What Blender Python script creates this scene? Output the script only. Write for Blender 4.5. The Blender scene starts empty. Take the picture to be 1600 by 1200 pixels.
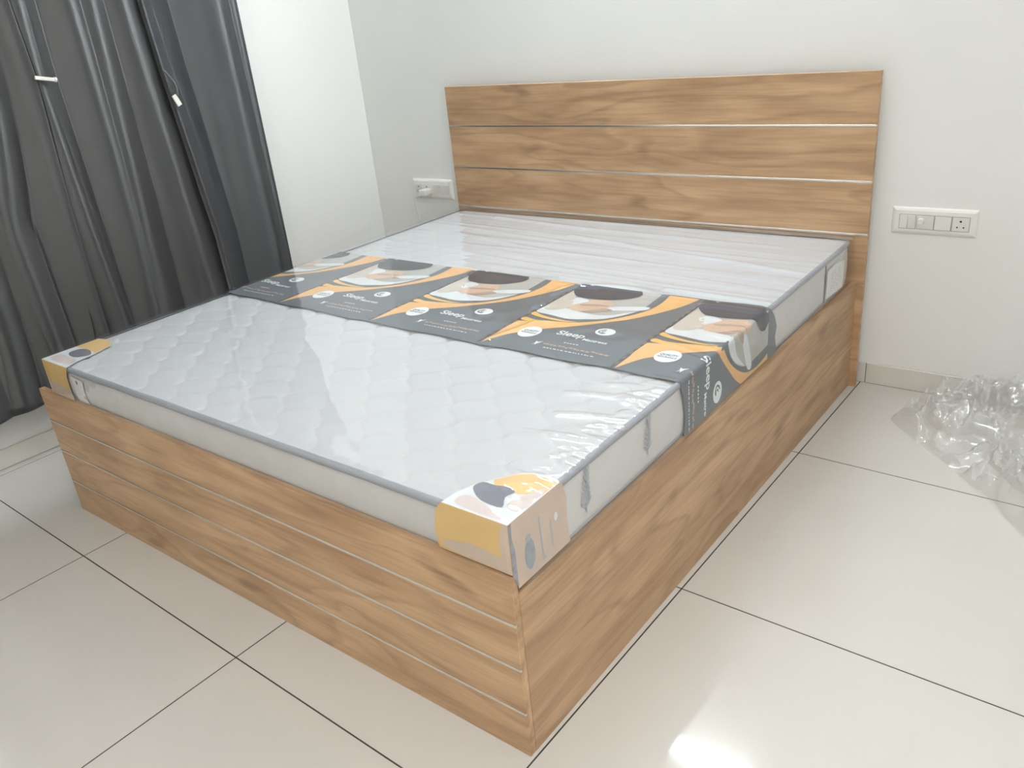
import bpy, bmesh, math, random
from mathutils import Vector, Matrix, noise
from mathutils.geometry import delaunay_2d_cdt

random.seed(7)
SC = bpy.context.scene
COL = SC.collection

# ------------------------------------------------------------------ camera
CX, CY, CZ, YAW, PITCH, ROLL, FPX = 2.6886, -0.9118, 1.3893, 0.6926, -0.4247, -0.1036, 1282.8
fw = Vector((-math.sin(YAW) * math.cos(PITCH), math.cos(YAW) * math.cos(PITCH), math.sin(PITCH)))
r0 = Vector((math.cos(YAW), math.sin(YAW), 0))
u0 = r0.cross(fw)
RR = math.cos(ROLL) * r0 + math.sin(ROLL) * u0
UU = -math.sin(ROLL) * r0 + math.cos(ROLL) * u0
cam_d = bpy.data.cameras.new('camera')
cam_d.sensor_width = 36
cam_d.lens = FPX * 36 / 1600
cam_d.clip_start = 0.02
cam = bpy.data.objects.new('camera', cam_d)
COL.objects.link(cam)
cam.matrix_world = Matrix(((RR.x, UU.x, -fw.x, CX), (RR.y, UU.y, -fw.y, CY), (RR.z, UU.z, -fw.z, CZ), (0, 0, 0, 1)))
SC.camera = cam

# ------------------------------------------------------------------ world, view, light levels
W = bpy.data.worlds.new('room_world')
SC.world = W
W.use_nodes = True
W.node_tree.nodes['Background'].inputs[0].default_value = (0.9, 0.95, 1, 1)
W.node_tree.nodes['Background'].inputs[1].default_value = 0.05
SC.view_settings.view_transform = 'Standard'
SC.view_settings.look = 'None'
SC.view_settings.gamma = 1
SC.view_settings.use_curve_mapping = False
SC.view_settings.exposure = 0.55
TUBE_EMIT = 66.0          # LED batten over the headboard
SIDE_FILL_EMIT = 28.0           # added fill batten, out of view on the right-hand wall
CEILING_FILL_EMIT = 53.0         # added round ceiling fills, out of view, for overall brightness


# ------------------------------------------------------------------ helpers
def lin(r, g, b):
    f = lambda c: (c / 255) / 12.92 if c / 255 <= 0.04045 else ((c / 255 + 0.055) / 1.055) ** 2.4
    return (f(r), f(g), f(b), 1)


def mat(name, rgb=(200, 200, 200), rough=0.5, metal=0.0, spec=0.5, bump=0, bscale=200, var=0, vscale=6, coat=0, sheen=0):
    m = bpy.data.materials.new(name)
    m.use_nodes = True
    nt = m.node_tree
    b = nt.nodes['Principled BSDF']
    b.inputs['Base Color'].default_value = lin(*rgb)
    b.inputs['Roughness'].default_value = rough
    b.inputs['Metallic'].default_value = metal
    b.inputs['Specular IOR Level'].default_value = spec
    b.inputs['Coat Weight'].default_value = coat
    b.inputs['Sheen Weight'].default_value = sheen
    tc = nt.nodes.new('ShaderNodeTexCoord')
    if var:
        n = nt.nodes.new('ShaderNodeTexNoise')
        n.inputs['Scale'].default_value = vscale
        n.inputs['Detail'].default_value = 4
        nt.links.new(tc.outputs['Object'], n.inputs['Vector'])
        mr = nt.nodes.new('ShaderNodeMapRange')
        mr.inputs[1].default_value = 0.3
        mr.inputs[2].default_value = 0.7
        mr.inputs[3].default_value = 1 - var
        mr.inputs[4].default_value = 1 + var
        nt.links.new(n.outputs[0], mr.inputs[0])
        vm = nt.nodes.new('ShaderNodeVectorMath')
        vm.operation = 'SCALE'
        vm.inputs[0].default_value = lin(*rgb)[:3]
        nt.links.new(mr.outputs[0], vm.inputs['Scale'])
        nt.links.new(vm.outputs[0], b.inputs['Base Color'])
    if bump:
        n2 = nt.nodes.new('ShaderNodeTexNoise')
        n2.inputs['Scale'].default_value = bscale
        n2.inputs['Detail'].default_value = 3
        nt.links.new(tc.outputs['Object'], n2.inputs['Vector'])
        bp = nt.nodes.new('ShaderNodeBump')
        bp.inputs['Strength'].default_value = bump
        bp.inputs['Distance'].default_value = 0.002
        nt.links.new(n2.outputs[0], bp.inputs['Height'])
        nt.links.new(bp.outputs[0], b.inputs['Normal'])
    return m


def wood_mat(name, axis, light, mid, dark):
    """golden oak laminate, grain along the given axis; contour lines of a stretched noise give the cathedral figure"""
    m = bpy.data.materials.new(name)
    m.use_nodes = True
    nt = m.node_tree
    N, L = nt.nodes, nt.links
    b = N['Principled BSDF']
    tc = N.new('ShaderNodeTexCoord')
    mp = N.new('ShaderNodeMapping')
    sc = [5.4, 5.4, 5.4]
    sc[axis] = 1.0
    mp.inputs['Scale'].default_value = sc
    L.new(tc.outputs['Object'], mp.inputs['Vector'])
    n1 = N.new('ShaderNodeTexNoise')
    n1.inputs['Scale'].default_value = 1.15
    n1.inputs['Detail'].default_value = 1.6
    n1.inputs['Distortion'].default_value = 0.55
    L.new(mp.outputs[0], n1.inputs['Vector'])
    mul = N.new('ShaderNodeMath')
    mul.operation = 'MULTIPLY'
    mul.inputs[1].default_value = 7.0
    L.new(n1.outputs[0], mul.inputs[0])
    pp = N.new('ShaderNodeMath')
    pp.operation = 'FRACT'
    L.new(mul.outputs[0], pp.inputs[0])
    pw = N.new('ShaderNodeMath')
    pw.operation = 'POWER'
    pw.inputs[1].default_value = 3.0
    L.new(pp.outputs[0], pw.inputs[0])
    # broad blotches
    n2 = N.new('ShaderNodeTexNoise')
    n2.inputs['Scale'].default_value = 2.6
    n2.inputs['Detail'].default_value = 3
    L.new(mp.outputs[0], n2.inputs['Vector'])
    # fine fibre
    mp3 = N.new('ShaderNodeMapping')
    s3 = [60, 60, 60]
    s3[axis] = 2.5
    mp3.inputs['Scale'].default_value = s3
    L.new(tc.outputs['Object'], mp3.inputs['Vector'])
    n3 = N.new('ShaderNodeTexNoise')
    n3.inputs['Scale'].default_value = 2
    n3.inputs['Detail'].default_value = 4
    L.new(mp3.outputs[0], n3.inputs['Vector'])
    # knots
    mp4 = N.new('ShaderNodeMapping')
    s4 = [9, 9, 9]
    s4[axis] = 3.4
    mp4.inputs['Scale'].default_value = s4
    L.new(tc.outputs['Object'], mp4.inputs['Vector'])
    n4 = N.new('ShaderNodeTexNoise')
    n4.inputs['Scale'].default_value = 1
    n4.inputs['Detail'].default_value = 2
    L.new(mp4.outputs[0], n4.inputs['Vector'])
    k = N.new('ShaderNodeMapRange')
    k.inputs[1].default_value = 0.63
    k.inputs[2].default_value = 0.75
    L.new(n4.outputs[0], k.inputs[0])
    cr = N.new('ShaderNodeValToRGB')
    e = cr.color_ramp.elements
    e[0].position, e[0].color = 0.34, lin(*mid)
    e[1].position, e[1].color = 0.66, lin(*light)
    L.new(n2.outputs[0], cr.inputs[0])
    # dark amount
    a1 = N.new('ShaderNodeMath')
    a1.operation = 'MULTIPLY'
    a1.inputs[1].default_value = 0.60
    fl = N.new('ShaderNodeMapRange')
    fl.inputs[1].default_value = 1.0
    fl.inputs[2].default_value = 0.80
    L.new(pp.outputs[0], fl.inputs[0])
    pm = N.new('ShaderNodeMath')
    pm.operation = 'MULTIPLY'
    L.new(pw.outputs[0], pm.inputs[0])
    L.new(fl.outputs[0], pm.inputs[1])
    L.new(pm.outputs[0], a1.inputs[0])
    a2 = N.new('ShaderNodeMath')
    a2.operation = 'MULTIPLY_ADD'
    a2.inputs[1].default_value = 0.5
    L.new(k.outputs[0], a2.inputs[0])
    L.new(a1.outputs[0], a2.inputs[2])
    f3 = N.new('ShaderNodeMapRange')
    f3.inputs[1].default_value = 0.45
    f3.inputs[2].default_value = 0.85
    f3.inputs[3].default_value = 0
    f3.inputs[4].default_value = 0.42
    L.new(n3.outputs[0], f3.inputs[0])
    a3 = N.new('ShaderNodeMath')
    a3.operation = 'ADD'
    a3.use_clamp = True
    L.new(a2.outputs[0], a3.inputs[0])
    L.new(f3.outputs[0], a3.inputs[1])
    mx = N.new('ShaderNodeMix')
    mx.data_type = 'RGBA'
    L.new(a3.outputs[0], mx.inputs['Factor'])
    L.new(cr.outputs[0], mx.inputs['A'])
    mx.inputs['B'].default_value = lin(*dark)
    L.new(mx.outputs['Result'], b.inputs['Base Color'])
    b.inputs['Roughness'].default_value = 0.42
    b.inputs['Specular IOR Level'].default_value = 0.4
    return m


def film_mat(name, rough, gain, haze, tint=(0.97, 0.98, 1.0)):
    """clear plastic film: see-through, Fresnel mirror on top, a trace of milky haze"""
    m = bpy.data.materials.new(name)
    m.use_nodes = True
    nt = m.node_tree
    N, L = nt.nodes, nt.links
    N.remove(N['Principled BSDF'])
    out = N['Material Output']
    tr = N.new('ShaderNodeBsdfTransparent')
    tr.inputs[0].default_value = (*tint, 1)
    gl = N.new('ShaderNodeBsdfGlossy')
    gl.inputs['Roughness'].default_value = rough
    gl.inputs['Color'].default_value = (1, 1, 1, 1)
    df = N.new('ShaderNodeBsdfDiffuse')
    df.inputs['Color'].default_value = (0.85, 0.86, 0.87, 1)
    m0 = N.new('ShaderNodeMixShader')
    m0.inputs[0].default_value = haze
    L.new(tr.outputs[0], m0.inputs[1])
    L.new(df.outputs[0], m0.inputs[2])
    # two-sided Schlick Fresnel from the facing ratio (the sheet has no inside)
    lw = N.new('ShaderNodeLayerWeight')
    lw.inputs['Blend'].default_value = 0.5
    p5 = N.new('ShaderNodeMath')
    p5.operation = 'POWER'
    p5.inputs[1].default_value = 5.0
    L.new(lw.outputs['Facing'], p5.inputs[0])
    sch = N.new('ShaderNodeMath')
    sch.operation = 'MULTIPLY_ADD'
    sch.inputs[1].default_value = 0.955
    sch.inputs[2].default_value = 0.045
    L.new(p5.outputs[0], sch.inputs[0])
    g = N.new('ShaderNodeMath')
    g.operation = 'MULTIPLY'
    g.use_clamp = True
    g.inputs[1].default_value = gain
    L.new(sch.outputs[0], g.inputs[0])
    m1 = N.new('ShaderNodeMixShader')
    L.new(g.outputs[0], m1.inputs[0])
    L.new(m0.outputs[0], m1.inputs[1])
    L.new(gl.outputs[0], m1.inputs[2])
    L.new(m1.outputs[0], out.inputs['Surface'])
    return m


def emit_mat(name, rgb, strength):
    m = bpy.data.materials.new(name)
    m.use_nodes = True
    b = m.node_tree.nodes['Principled BSDF']
    b.inputs['Base Color'].default_value = (0.8, 0.8, 0.8, 1)
    b.inputs['Emission Color'].default_value = (*rgb, 1)
    b.inputs['Emission Strength'].default_value = strength
    return m


def mesh_obj(name, verts, faces, mats, parent=None, smooth=False, fmat=None):
    me = bpy.data.meshes.new(name)
    me.from_pydata([tuple(v) for v in verts], [], faces)
    for m in (mats if isinstance(mats, (list, tuple)) else [mats]):
        me.materials.append(m)
    if fmat:
        me.polygons.foreach_set('material_index', fmat)
    if smooth:
        me.polygons.foreach_set('use_smooth', [True] * len(me.polygons))
    me.update()
    o = bpy.data.objects.new(name, me)
    COL.objects.link(o)
    if parent:
        o.parent = parent
    return o


def bm_obj(name, bm, mats, parent=None, smooth=False):
    me = bpy.data.meshes.new(name)
    bm.to_mesh(me)
    bm.free()
    for m in (mats if isinstance(mats, (list, tuple)) else [mats]):
        me.materials.append(m)
    if smooth:
        me.polygons.foreach_set('use_smooth', [True] * len(me.polygons))
    o = bpy.data.objects.new(name, me)
    COL.objects.link(o)
    if parent:
        o.parent = parent
    return o


def empty(name, loc=(0, 0, 0)):
    o = bpy.data.objects.new(name, None)
    o.empty_display_size = 0.1
    COL.objects.link(o)
    o.location = loc
    return o


def tag(o, label=None, cat=None, group=None, kind=None):
    for k, v in (('label', label), ('category', cat), ('group', group), ('kind', kind)):
        if v:
            o[k] = v
    return o


def bm_box(bm, lo, hi, bev=0.0, seg=2):
    """axis box with its edges bevelled, added to bm"""
    t = bmesh.new()
    bmesh.ops.create_cube(t, size=1)
    for v in t.verts:
        v.co = Vector([lo[i] + (v.co[i] + 0.5) * (hi[i] - lo[i]) for i in range(3)])
    if bev:
        bmesh.ops.bevel(t, geom=list(t.edges), offset=bev, segments=seg, affect='EDGES', profile=0.6)
    me = bpy.data.meshes.new('t')
    t.to_mesh(me)
    t.free()
    bm.from_mesh(me)
    bpy.data.meshes.remove(me)


def box(name, lo, hi, m, parent=None, bev=0.0, seg=2):
    bm = bmesh.new()
    bm_box(bm, lo, hi, bev, seg)
    return bm_obj(name, bm, m, parent)


def prism(name, poly, z0, z1, m, parent=None, bev=0.0):
    """vertical prism over a plan polygon (counter-clockwise)"""
    bm = bmesh.new()
    lo = [bm.verts.new((x, y, z0)) for x, y in poly]
    hi = [bm.verts.new((x, y, z1)) for x, y in poly]
    n = len(poly)
    bm.faces.new(lo[::-1])
    bm.faces.new(hi)
    for i in range(n):
        bm.faces.new((lo[i], lo[(i + 1) % n], hi[(i + 1) % n], hi[i]))
    if bev:
        bmesh.ops.bevel(bm, geom=list(bm.edges), offset=bev, segments=2, affect='EDGES')
    return bm_obj(name, bm, m, parent)


def cyl(bm, c, axis, r, h, seg=16, r2=None):
    q = Vector(axis).to_track_quat('Z', 'Y').to_matrix().to_4x4()
    bmesh.ops.create_cone(bm, cap_ends=True, segments=seg, radius1=r, radius2=r if r2 is None else r2, depth=h,
                          matrix=Matrix.Translation(c) @ q)


def tube(bm, pts, r, seg=8):
    rings = []
    n = len(pts)
    pts = [Vector(p) for p in pts]
    for i, p in enumerate(pts):
        t = (pts[min(i + 1, n - 1)] - pts[max(i - 1, 0)]).normalized()
        a = t.orthogonal().normalized() if i == 0 else (prev - t * prev.dot(t)).normalized()
        prev = a
        b = t.cross(a)
        rings.append([bm.verts.new(p + r * (math.cos(k / seg * math.tau) * a + math.sin(k / seg * math.tau) * b)) for k in range(seg)])
    for i in range(n - 1):
        for k in range(seg):
            bm.faces.new((rings[i][k], rings[i][(k + 1) % seg], rings[i + 1][(k + 1) % seg], rings[i + 1][k]))
    bm.faces.new(rings[0][::-1])
    bm.faces.new(rings[-1])


def smooth_poly(pts, k=5):
    """closed Catmull-Rom"""
    n = len(pts)
    out = []
    for i in range(n):
        p0, p1, p2, p3 = (pts[(i + j - 1) % n] for j in range(4))
        for s in range(k):
            t = s / k
            out.append(tuple(0.5 * (2 * p1[a] + (p2[a] - p0[a]) * t + (2 * p0[a] - 5 * p1[a] + 4 * p2[a] - p3[a]) * t * t
                                    + (3 * p1[a] - p0[a] - 3 * p2[a] + p3[a]) * t ** 3) for a in (0, 1)))
    return out


def smooth_line(pts, k=5):
    n = len(pts)
    out = []
    for i in range(n - 1):
        p0, p1, p2, p3 = pts[max(i - 1, 0)], pts[i], pts[i + 1], pts[min(i + 2, n - 1)]
        for s in range(k):
            t = s / k
            out.append(tuple(0.5 * (2 * p1[a] + (p2[a] - p0[a]) * t + (2 * p0[a] - 5 * p1[a] + 4 * p2[a] - p3[a]) * t * t
                                    + (3 * p1[a] - p0[a] - 3 * p2[a] + p3[a]) * t ** 3) for a in range(len(p1))))
    out.append(tuple(pts[-1]))
    return out


def clip_half(poly, axis, lim, keep_less):
    out = []
    n = len(poly)
    inside = lambda p: (p[axis] <= lim + 1e-9) if keep_less else (p[axis] >= lim - 1e-9)
    for i in range(n):
        a, b = poly[i], poly[(i + 1) % n]
        if inside(a):
            out.append(a)
        if inside(a) != inside(b):
            t = (lim - a[axis]) / (b[axis] - a[axis])
            out.append((a[0] + t * (b[0] - a[0]), a[1] + t * (b[1] - a[1])))
    res = []
    for p in out:
        if not res or (abs(p[0] - res[-1][0]) + abs(p[1] - res[-1][1])) > 1e-6:
            res.append(p)
    return res


def in_poly(x, y, poly):
    c = False
    n = len(poly)
    j = n - 1
    for i in range(n):
        xi, yi = poly[i]
        xj, yj = poly[j]
        if (yi > y) != (yj > y) and x < (xj - xi) * (y - yi) / (yj - yi) + xi:
            c = not c
        j = i
    return c


# ------------------------------------------------------------------ materials
M = {}
M['wall'] = mat('wall_paint', (236, 236, 233), 0.6, spec=0.3, bump=0.06, bscale=60, var=0.01, vscale=2)
M['ceiling'] = mat('ceiling_paint', (240, 240, 238), 0.8, spec=0.2)
M['tile'] = mat('polished_tile', (208, 205, 199), 0.055, spec=0.5, var=0.018, vscale=2.5)
M['grout'] = mat('dark_grout', (66, 62, 57), 0.9)
M['skirting'] = mat('skirting_tile', (216, 213, 204), 0.25, spec=0.5, var=0.015, vscale=4)
M['wood_x'] = wood_mat('oak_laminate_along_bed_width', 0, (209, 174, 136), (180, 144, 109), (136, 106, 80))
M['wood_y'] = wood_mat('oak_laminate_along_bed_length', 1, (205, 171, 135), (176, 142, 109), (134, 105, 80))
M['strip'] = mat('satin_metal_inlay', (232, 228, 220), 0.22, metal=1.0)
M['ply'] = mat('plywood_deck', (150, 118, 85), 0.7, var=0.05)
M['fabric'] = mat('white_knit_ticking', (204, 204, 203), 0.85, spec=0.2, bump=0.25, bscale=420, var=0.012, vscale=12)
M['side_fabric'] = mat('cream_border_fabric', (212, 209, 203), 0.85, spec=0.2, bump=0.2, bscale=300, var=0.03, vscale=14)
M['piping'] = mat('grey_edge_tape', (160, 162, 167), 0.7, bump=0.2, bscale=500)
M['film'] = film_mat('clear_wrap_film', 0.075, 1.0, 0.012)
M['loose_film'] = film_mat('clear_loose_film', 0.07, 1.9, 0.07, (0.99, 0.99, 0.99))
M['p_dark'] = mat('print_charcoal', (111, 116, 120), 0.45, spec=0.12)
M['p_seam'] = mat('print_seam_dark', (86, 82, 80), 0.45, spec=0.12)
M['p_orange'] = mat('print_orange', (234, 184, 122), 0.45, spec=0.12, var=0.05, vscale=9)
M['p_yellow'] = mat('print_yellow', (236, 190, 110), 0.45, spec=0.12)
M['p_pale'] = mat('print_photo_grey', (186, 184, 176), 0.45, spec=0.12, var=0.06, vscale=20)
M['p_sheet'] = mat('print_photo_white', (222, 224, 222), 0.45, spec=0.12, var=0.03, vscale=25)
M['p_pillow'] = mat('print_photo_cream', (206, 196, 182), 0.45, spec=0.12, var=0.05, vscale=25)
M['p_skin'] = mat('print_photo_skin', (214, 184, 160), 0.45, spec=0.12, var=0.04, vscale=30)
M['p_skin2'] = mat('print_photo_shade', (184, 160, 142), 0.45, spec=0.12)
M['p_hair'] = mat('print_photo_black', (80, 80, 86), 0.45, spec=0.12)
M['p_white'] = mat('print_white', (236, 238, 236), 0.45, spec=0.12)
M['p_text'] = mat('print_salmon', (188, 160, 142), 0.45, spec=0.12)
M['p_ink'] = mat('print_ink', (70, 78, 80), 0.5)
M['leaf'] = mat('print_leaf_grey', (174, 178, 180), 0.8)
M['leaf_pale'] = mat('print_leaf_pale', (192, 198, 198), 0.8)
M['card_yellow'] = mat('card_yellow', (226, 188, 118), 0.5, var=0.04, vscale=12)
M['card_beige'] = mat('card_beige', (206, 184, 164), 0.5, var=0.05, vscale=14)
M['card_grey'] = mat('card_grey', (128, 128, 136), 0.5, spec=0.12)
M['card_skin'] = mat('card_skin', (216, 202, 194), 0.5, spec=0.12)
M['card_orange'] = mat('card_orange', (232, 194, 132), 0.5, spec=0.12, var=0.05, vscale=14)
M['card_blue'] = mat('card_greyblue', (150, 156, 160), 0.5, var=0.1, vscale=60)
M['card_strip'] = mat('card_strip_violet', (150, 149, 156), 0.5, var=0.15, vscale=90)
M['paper'] = mat('white_paper_tag', (238, 236, 230), 0.7)
M['plastic'] = mat('white_switch_plastic', (234, 232, 226), 0.3, spec=0.5)
M['plastic2'] = mat('white_rocker_plastic', (226, 224, 218), 0.25, spec=0.5)
M['module_gap'] = mat('shadow_gap_grey', (168, 165, 158), 0.6)
M['hole'] = mat('socket_hole_dark', (40, 36, 34), 0.7)
M['curtain'] = mat('charcoal_satin_curtain', (27, 28, 31), 0.46, spec=1.0, bump=0.25, bscale=260, var=0.1, vscale=14, sheen=0.08)
M['curtain2'] = mat('blue_grey_satin_curtain', (37, 41, 47), 0.44, spec=1.0, bump=0.25, bscale=260, var=0.06, vscale=10, sheen=0.08)
for k_ in ('curtain', 'curtain2'):           # satin weave: the sheen spreads up and down the threads
    nt_ = M[k_].node_tree
    tg_ = nt_.nodes.new('ShaderNodeTangent')
    tg_.direction_type = 'RADIAL'
    tg_.axis = 'Z'
    b_ = nt_.nodes['Principled BSDF']
    b_.inputs['Anisotropic'].default_value = 0.85
    b_.inputs['IOR'].default_value = 1.58
    b_.inputs['Anisotropic Rotation'].default_value = 0.25
    nt_.links.new(tg_.outputs[0], b_.inputs['Tangent'])
M['cord'] = mat('grey_curtain_loop', (104, 104, 108), 0.6)
M['rod'] = mat('dark_curtain_rod', (60, 56, 52), 0.35, metal=0.8)
M['tube'] = emit_mat('led_diffuser', (0.87, 0.95, 1.0), TUBE_EMIT)
M['fill_tube'] = emit_mat('side_fill_diffuser', (0.97, 0.98, 1.0), SIDE_FILL_EMIT)
M['panel'] = emit_mat('ceiling_fill_diffuser', (1.0, 0.955, 0.89), CEILING_FILL_EMIT)

# ------------------------------------------------------------------ room shell
TH = -0.0186                      # tile grid is turned about one degree against the bed
XR, YF, ZC, YB = 3.75, -2.9, 2.9, 2.056


def left_x(y):                    # left wall, a touch out of square
    return -0.541 - 0.022 * (YB - y)


def unrot(x, y):
    """tile-grid coordinates -> world"""
    return x - TH * y, y + TH * x


room_poly = [(left_x(YF), YF), (XR, YF), (XR, YB), (left_x(YB), YB)]
floor = prism('floor', room_poly, -0.05, -0.0007, M['grout'])
tag(floor, kind='structure')
gap = 0.0020
G0X, G0Y, TS = 0.2848, -0.1347, 0.802
for i in range(-2, 5):
    for j in range(-4, 3):
        x0, y0 = G0X + i * TS + gap, G0Y + j * TS + gap
        x1, y1 = x0 + TS - 2 * gap, y0 + TS - 2 * gap
        if i == -1:                       # this course was cut a little wider
            x0 -= 0.017
        elif i == -2:
            x1 -= 0.017
        poly = [unrot(x0, y0), unrot(x1, y0), unrot(x1, y1), unrot(x0, y1)]
        poly = clip_half(poly, 1, YB - 0.001, True)
        poly = clip_half(poly, 1, YF + 0.001, False) if len(poly) > 2 else []
        poly = clip_half(poly, 0, XR - 0.001, True) if len(poly) > 2 else []
        # left wall clip in a sheared frame
        if len(poly) > 2:
            sh = [(x - left_x(y), y) for x, y in poly]
            sh = clip_half(sh, 0, 0.001, False)
            poly = [(x + left_x(y), y) for x, y in sh]
        if len(poly) < 3:
            continue
        area = 0.5 * sum(poly[k][0] * poly[(k + 1) % len(poly)][1] - poly[(k + 1) % len(poly)][0] * poly[k][1] for k in range(len(poly)))
        if area < 0.002:
            continue
        prism('tile', poly, -0.0024, 0.0, M['tile'], floor)

wb = box('wall_back', (left_x(YB) - 0.12, YB, -0.05), (XR + 0.12, YB + 0.12, ZC + 0.1), M['wall'])
tag(wb, kind='structure')
wl = prism('wall_left', [(left_x(YF) - 0.12, YF), (left_x(YF), YF), (left_x(YB), YB), (left_x(YB) - 0.12, YB)], -0.05, ZC + 0.1, M['wall'])
tag(wl, kind='structure')
wr = box('wall_right', (XR, YF, -0.05), (XR + 0.12, YB, ZC + 0.1), M['wall'])
tag(wr, kind='structure')
wf = box('wall_front', (left_x(YF) - 0.12, YF - 0.12, -0.05), (XR + 0.12, YF, ZC + 0.1), M['wall'])
tag(wf, kind='structure')
ce = prism('ceiling', [(left_x(YF), YF), (XR, YF), (XR, YB), (left_x(YB), YB)], ZC, ZC + 0.1, M['ceiling'])
tag(ce, kind='structure')

# skirting: tile strips with open joints
bb = box('baseboard_back', (left_x(YB) + 0.010, YB - 0.003, 0.0), (XR, YB - 0.0002, 0.078), M['grout'])
tag(bb, kind='structure')
jo = [left_x(YB) + 0.011, 0.336, 1.14, 1.944, 2.748, XR - 0.001]
for a, b in zip(jo[:-1], jo[1:]):
    box('skirting_tile', (a + 0.001, YB - 0.0095, 0.0015), (b - 0.001, YB - 0.0028, 0.081), M['skirting'], bb, 0.0012, 1)
bl = prism('baseboard_left', [(left_x(YF) + 0.0002, YF), (left_x(YF) + 0.003, YF), (left_x(YB) + 0.003, YB - 0.0098), (left_x(YB) + 0.0002, YB - 0.0098)],
           0.0, 0.072, M['grout'])
tag(bl, kind='structure')
jl = [YF + 0.001, -2.05, -1.25, -0.45, 0.352, 1.15, YB - 0.011]
for a, b in zip(jl[:-1], jl[1:]):
    a, b = a + 0.001, b - 0.001
    prism('skirting_tile', [(left_x(a) + 0.0028, a), (left_x(a) + 0.0095, a), (left_x(b) + 0.0095, b), (left_x(b) + 0.0028, b)], 0.0015, 0.075,
          M['skirting'], bl, 0.0012)

# ------------------------------------------------------------------ bed
bed = empty('bed')
tag(bed, 'golden oak laminate double bed with inlaid pale metal strips, under the wrapped mattress', 'bed')
HX0, HX1, HY = 0.062, 1.923, 1.996
HS = [0.0, 0.392, 0.5747, 0.7552, 0.9384, 1.1074]
hb = box('headboard', (HX0, HY + 0.005, 0.0), (HX1, HY + 0.020, HS[-1]), M['wood_x'], bed, 0.0006, 1)
sw = 0.0038
for a, b in zip(HS[:-1], HS[1:]):
    box('plank', (HX0, HY, a + (sw if a else 0.0)), (HX1, HY + 0.0049, b - (sw if b < 1.1 else 0)), M['wood_x'], hb, 0.0006, 1)
for z in HS[1:-1]:
    box('metal_strip', (HX0 + 0.0005, HY - 0.0008, z - sw + 0.0002), (HX1 - 0.0005, HY + 0.0049, z + sw - 0.0002), M['strip'], hb, 0.0006, 1)
FW_ = 1.8805
FSZ = [0.0, 0.1142, 0.2283, 0.3379, 0.4501]
fb = box('footboard', (0, 0.0045, 0), (FW_, 0.0180, FSZ[-1]), M['wood_x'], bed, 0.0006, 1)
sw = 0.0034
for a, b in zip(FSZ[:-1], FSZ[1:]):
    box('plank', (0, 0, a + (sw if a else 0.0)), (FW_, 0.0044, b - (sw if b < 0.44 else 0)), M['wood_x'], fb, 0.0006, 1)
for z in FSZ[1:-1]:
    box('metal_strip', (0.0005, -0.0008, z - sw + 0.0002), (FW_ - 0.0005, 0.0044, z + sw - 0.0002), M['strip'], fb, 0.0006, 1)
ZS = 0.4046
prism('side_panel', [(1.8629, 0.0182), (1.8810, 0.0182), (1.8990, HY - 0.0002), (1.8809, HY - 0.0002)], 0, ZS, M['wood_y'], bed, 0.0006)
prism('side_panel', [(0.0, 0.0182), (0.0181, 0.0182), (0.088, HY - 0.0002), (0.070, HY - 0.0002)], 0, ZS, M['wood_y'], bed, 0.0006)
prism('platform', [(0.0185, 0.0185), (1.8625, 0.0185), (1.8800, HY - 0.001), (0.0885, HY - 0.001)], 0.384, ZS - 0.0005, M['ply'], bed)

# ------------------------------------------------------------------ mattress
MX0, MX1, MY0, MY1, MZ, MB = 0.085, 1.880, 0.008, 1.987, 0.561, 0.4058
mattress = empty('mattress', (0, 0, 0))
tag(mattress, 'white quilted mattress in clear film with a printed advert band, on the oak bed', 'mattress')


def rmap(x, y, x0, x1, y0, y1, r):
    """rounds the plan corners of a rectangle"""
    ax = 0 if x0 + r <= x <= x1 - r else ((x - (x1 - r)) / r if x > x1 - r else (x - (x0 + r)) / r)
    ay = 0 if y0 + r <= y <= y1 - r else ((y - (y1 - r)) / r if y > y1 - r else (y - (y0 + r)) / r)
    if ax and ay:
        nx, ny = ax * math.sqrt(1 - ay * ay / 2), ay * math.sqrt(1 - ax * ax / 2)
        return ((x1 - r if ax > 0 else x0 + r) + nx * r, (y1 - r if ay > 0 else y0 + r) + ny * r)
    return x, y


def grid_lines(a, b, n, r):
    s = [a + (b - a) * i / n for i in range(n + 1)]
    return s


def quilt(x, y):
    a = (x - 0.667) / 0.142 + (y - 0.272) / 0.151
    b = (x - 0.667) / 0.142 - (y - 0.272) / 0.151
    b2 = b + 0.055 * math.sin(math.tau * a)
    a2 = a + 0.055 * math.sin(math.tau * b)
    da = abs(a2 - round(a2)) * 0.103
    db = abs(b2 - round(b2)) * 0.103
    g = 0.0044 * math.exp(-(db / 0.0055) ** 2) + 0.0022 * math.exp(-(da / 0.0055) ** 2)
    g += 0.004 * math.exp(-((da / 0.013) ** 2 + (db / 0.013) ** 2))
    pil = 0.0022 * (1 - math.exp(-(min(da, db) / 0.03) ** 2))
    return (pil - g) * (1.0 if y < 0.9 else 0.3)


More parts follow.
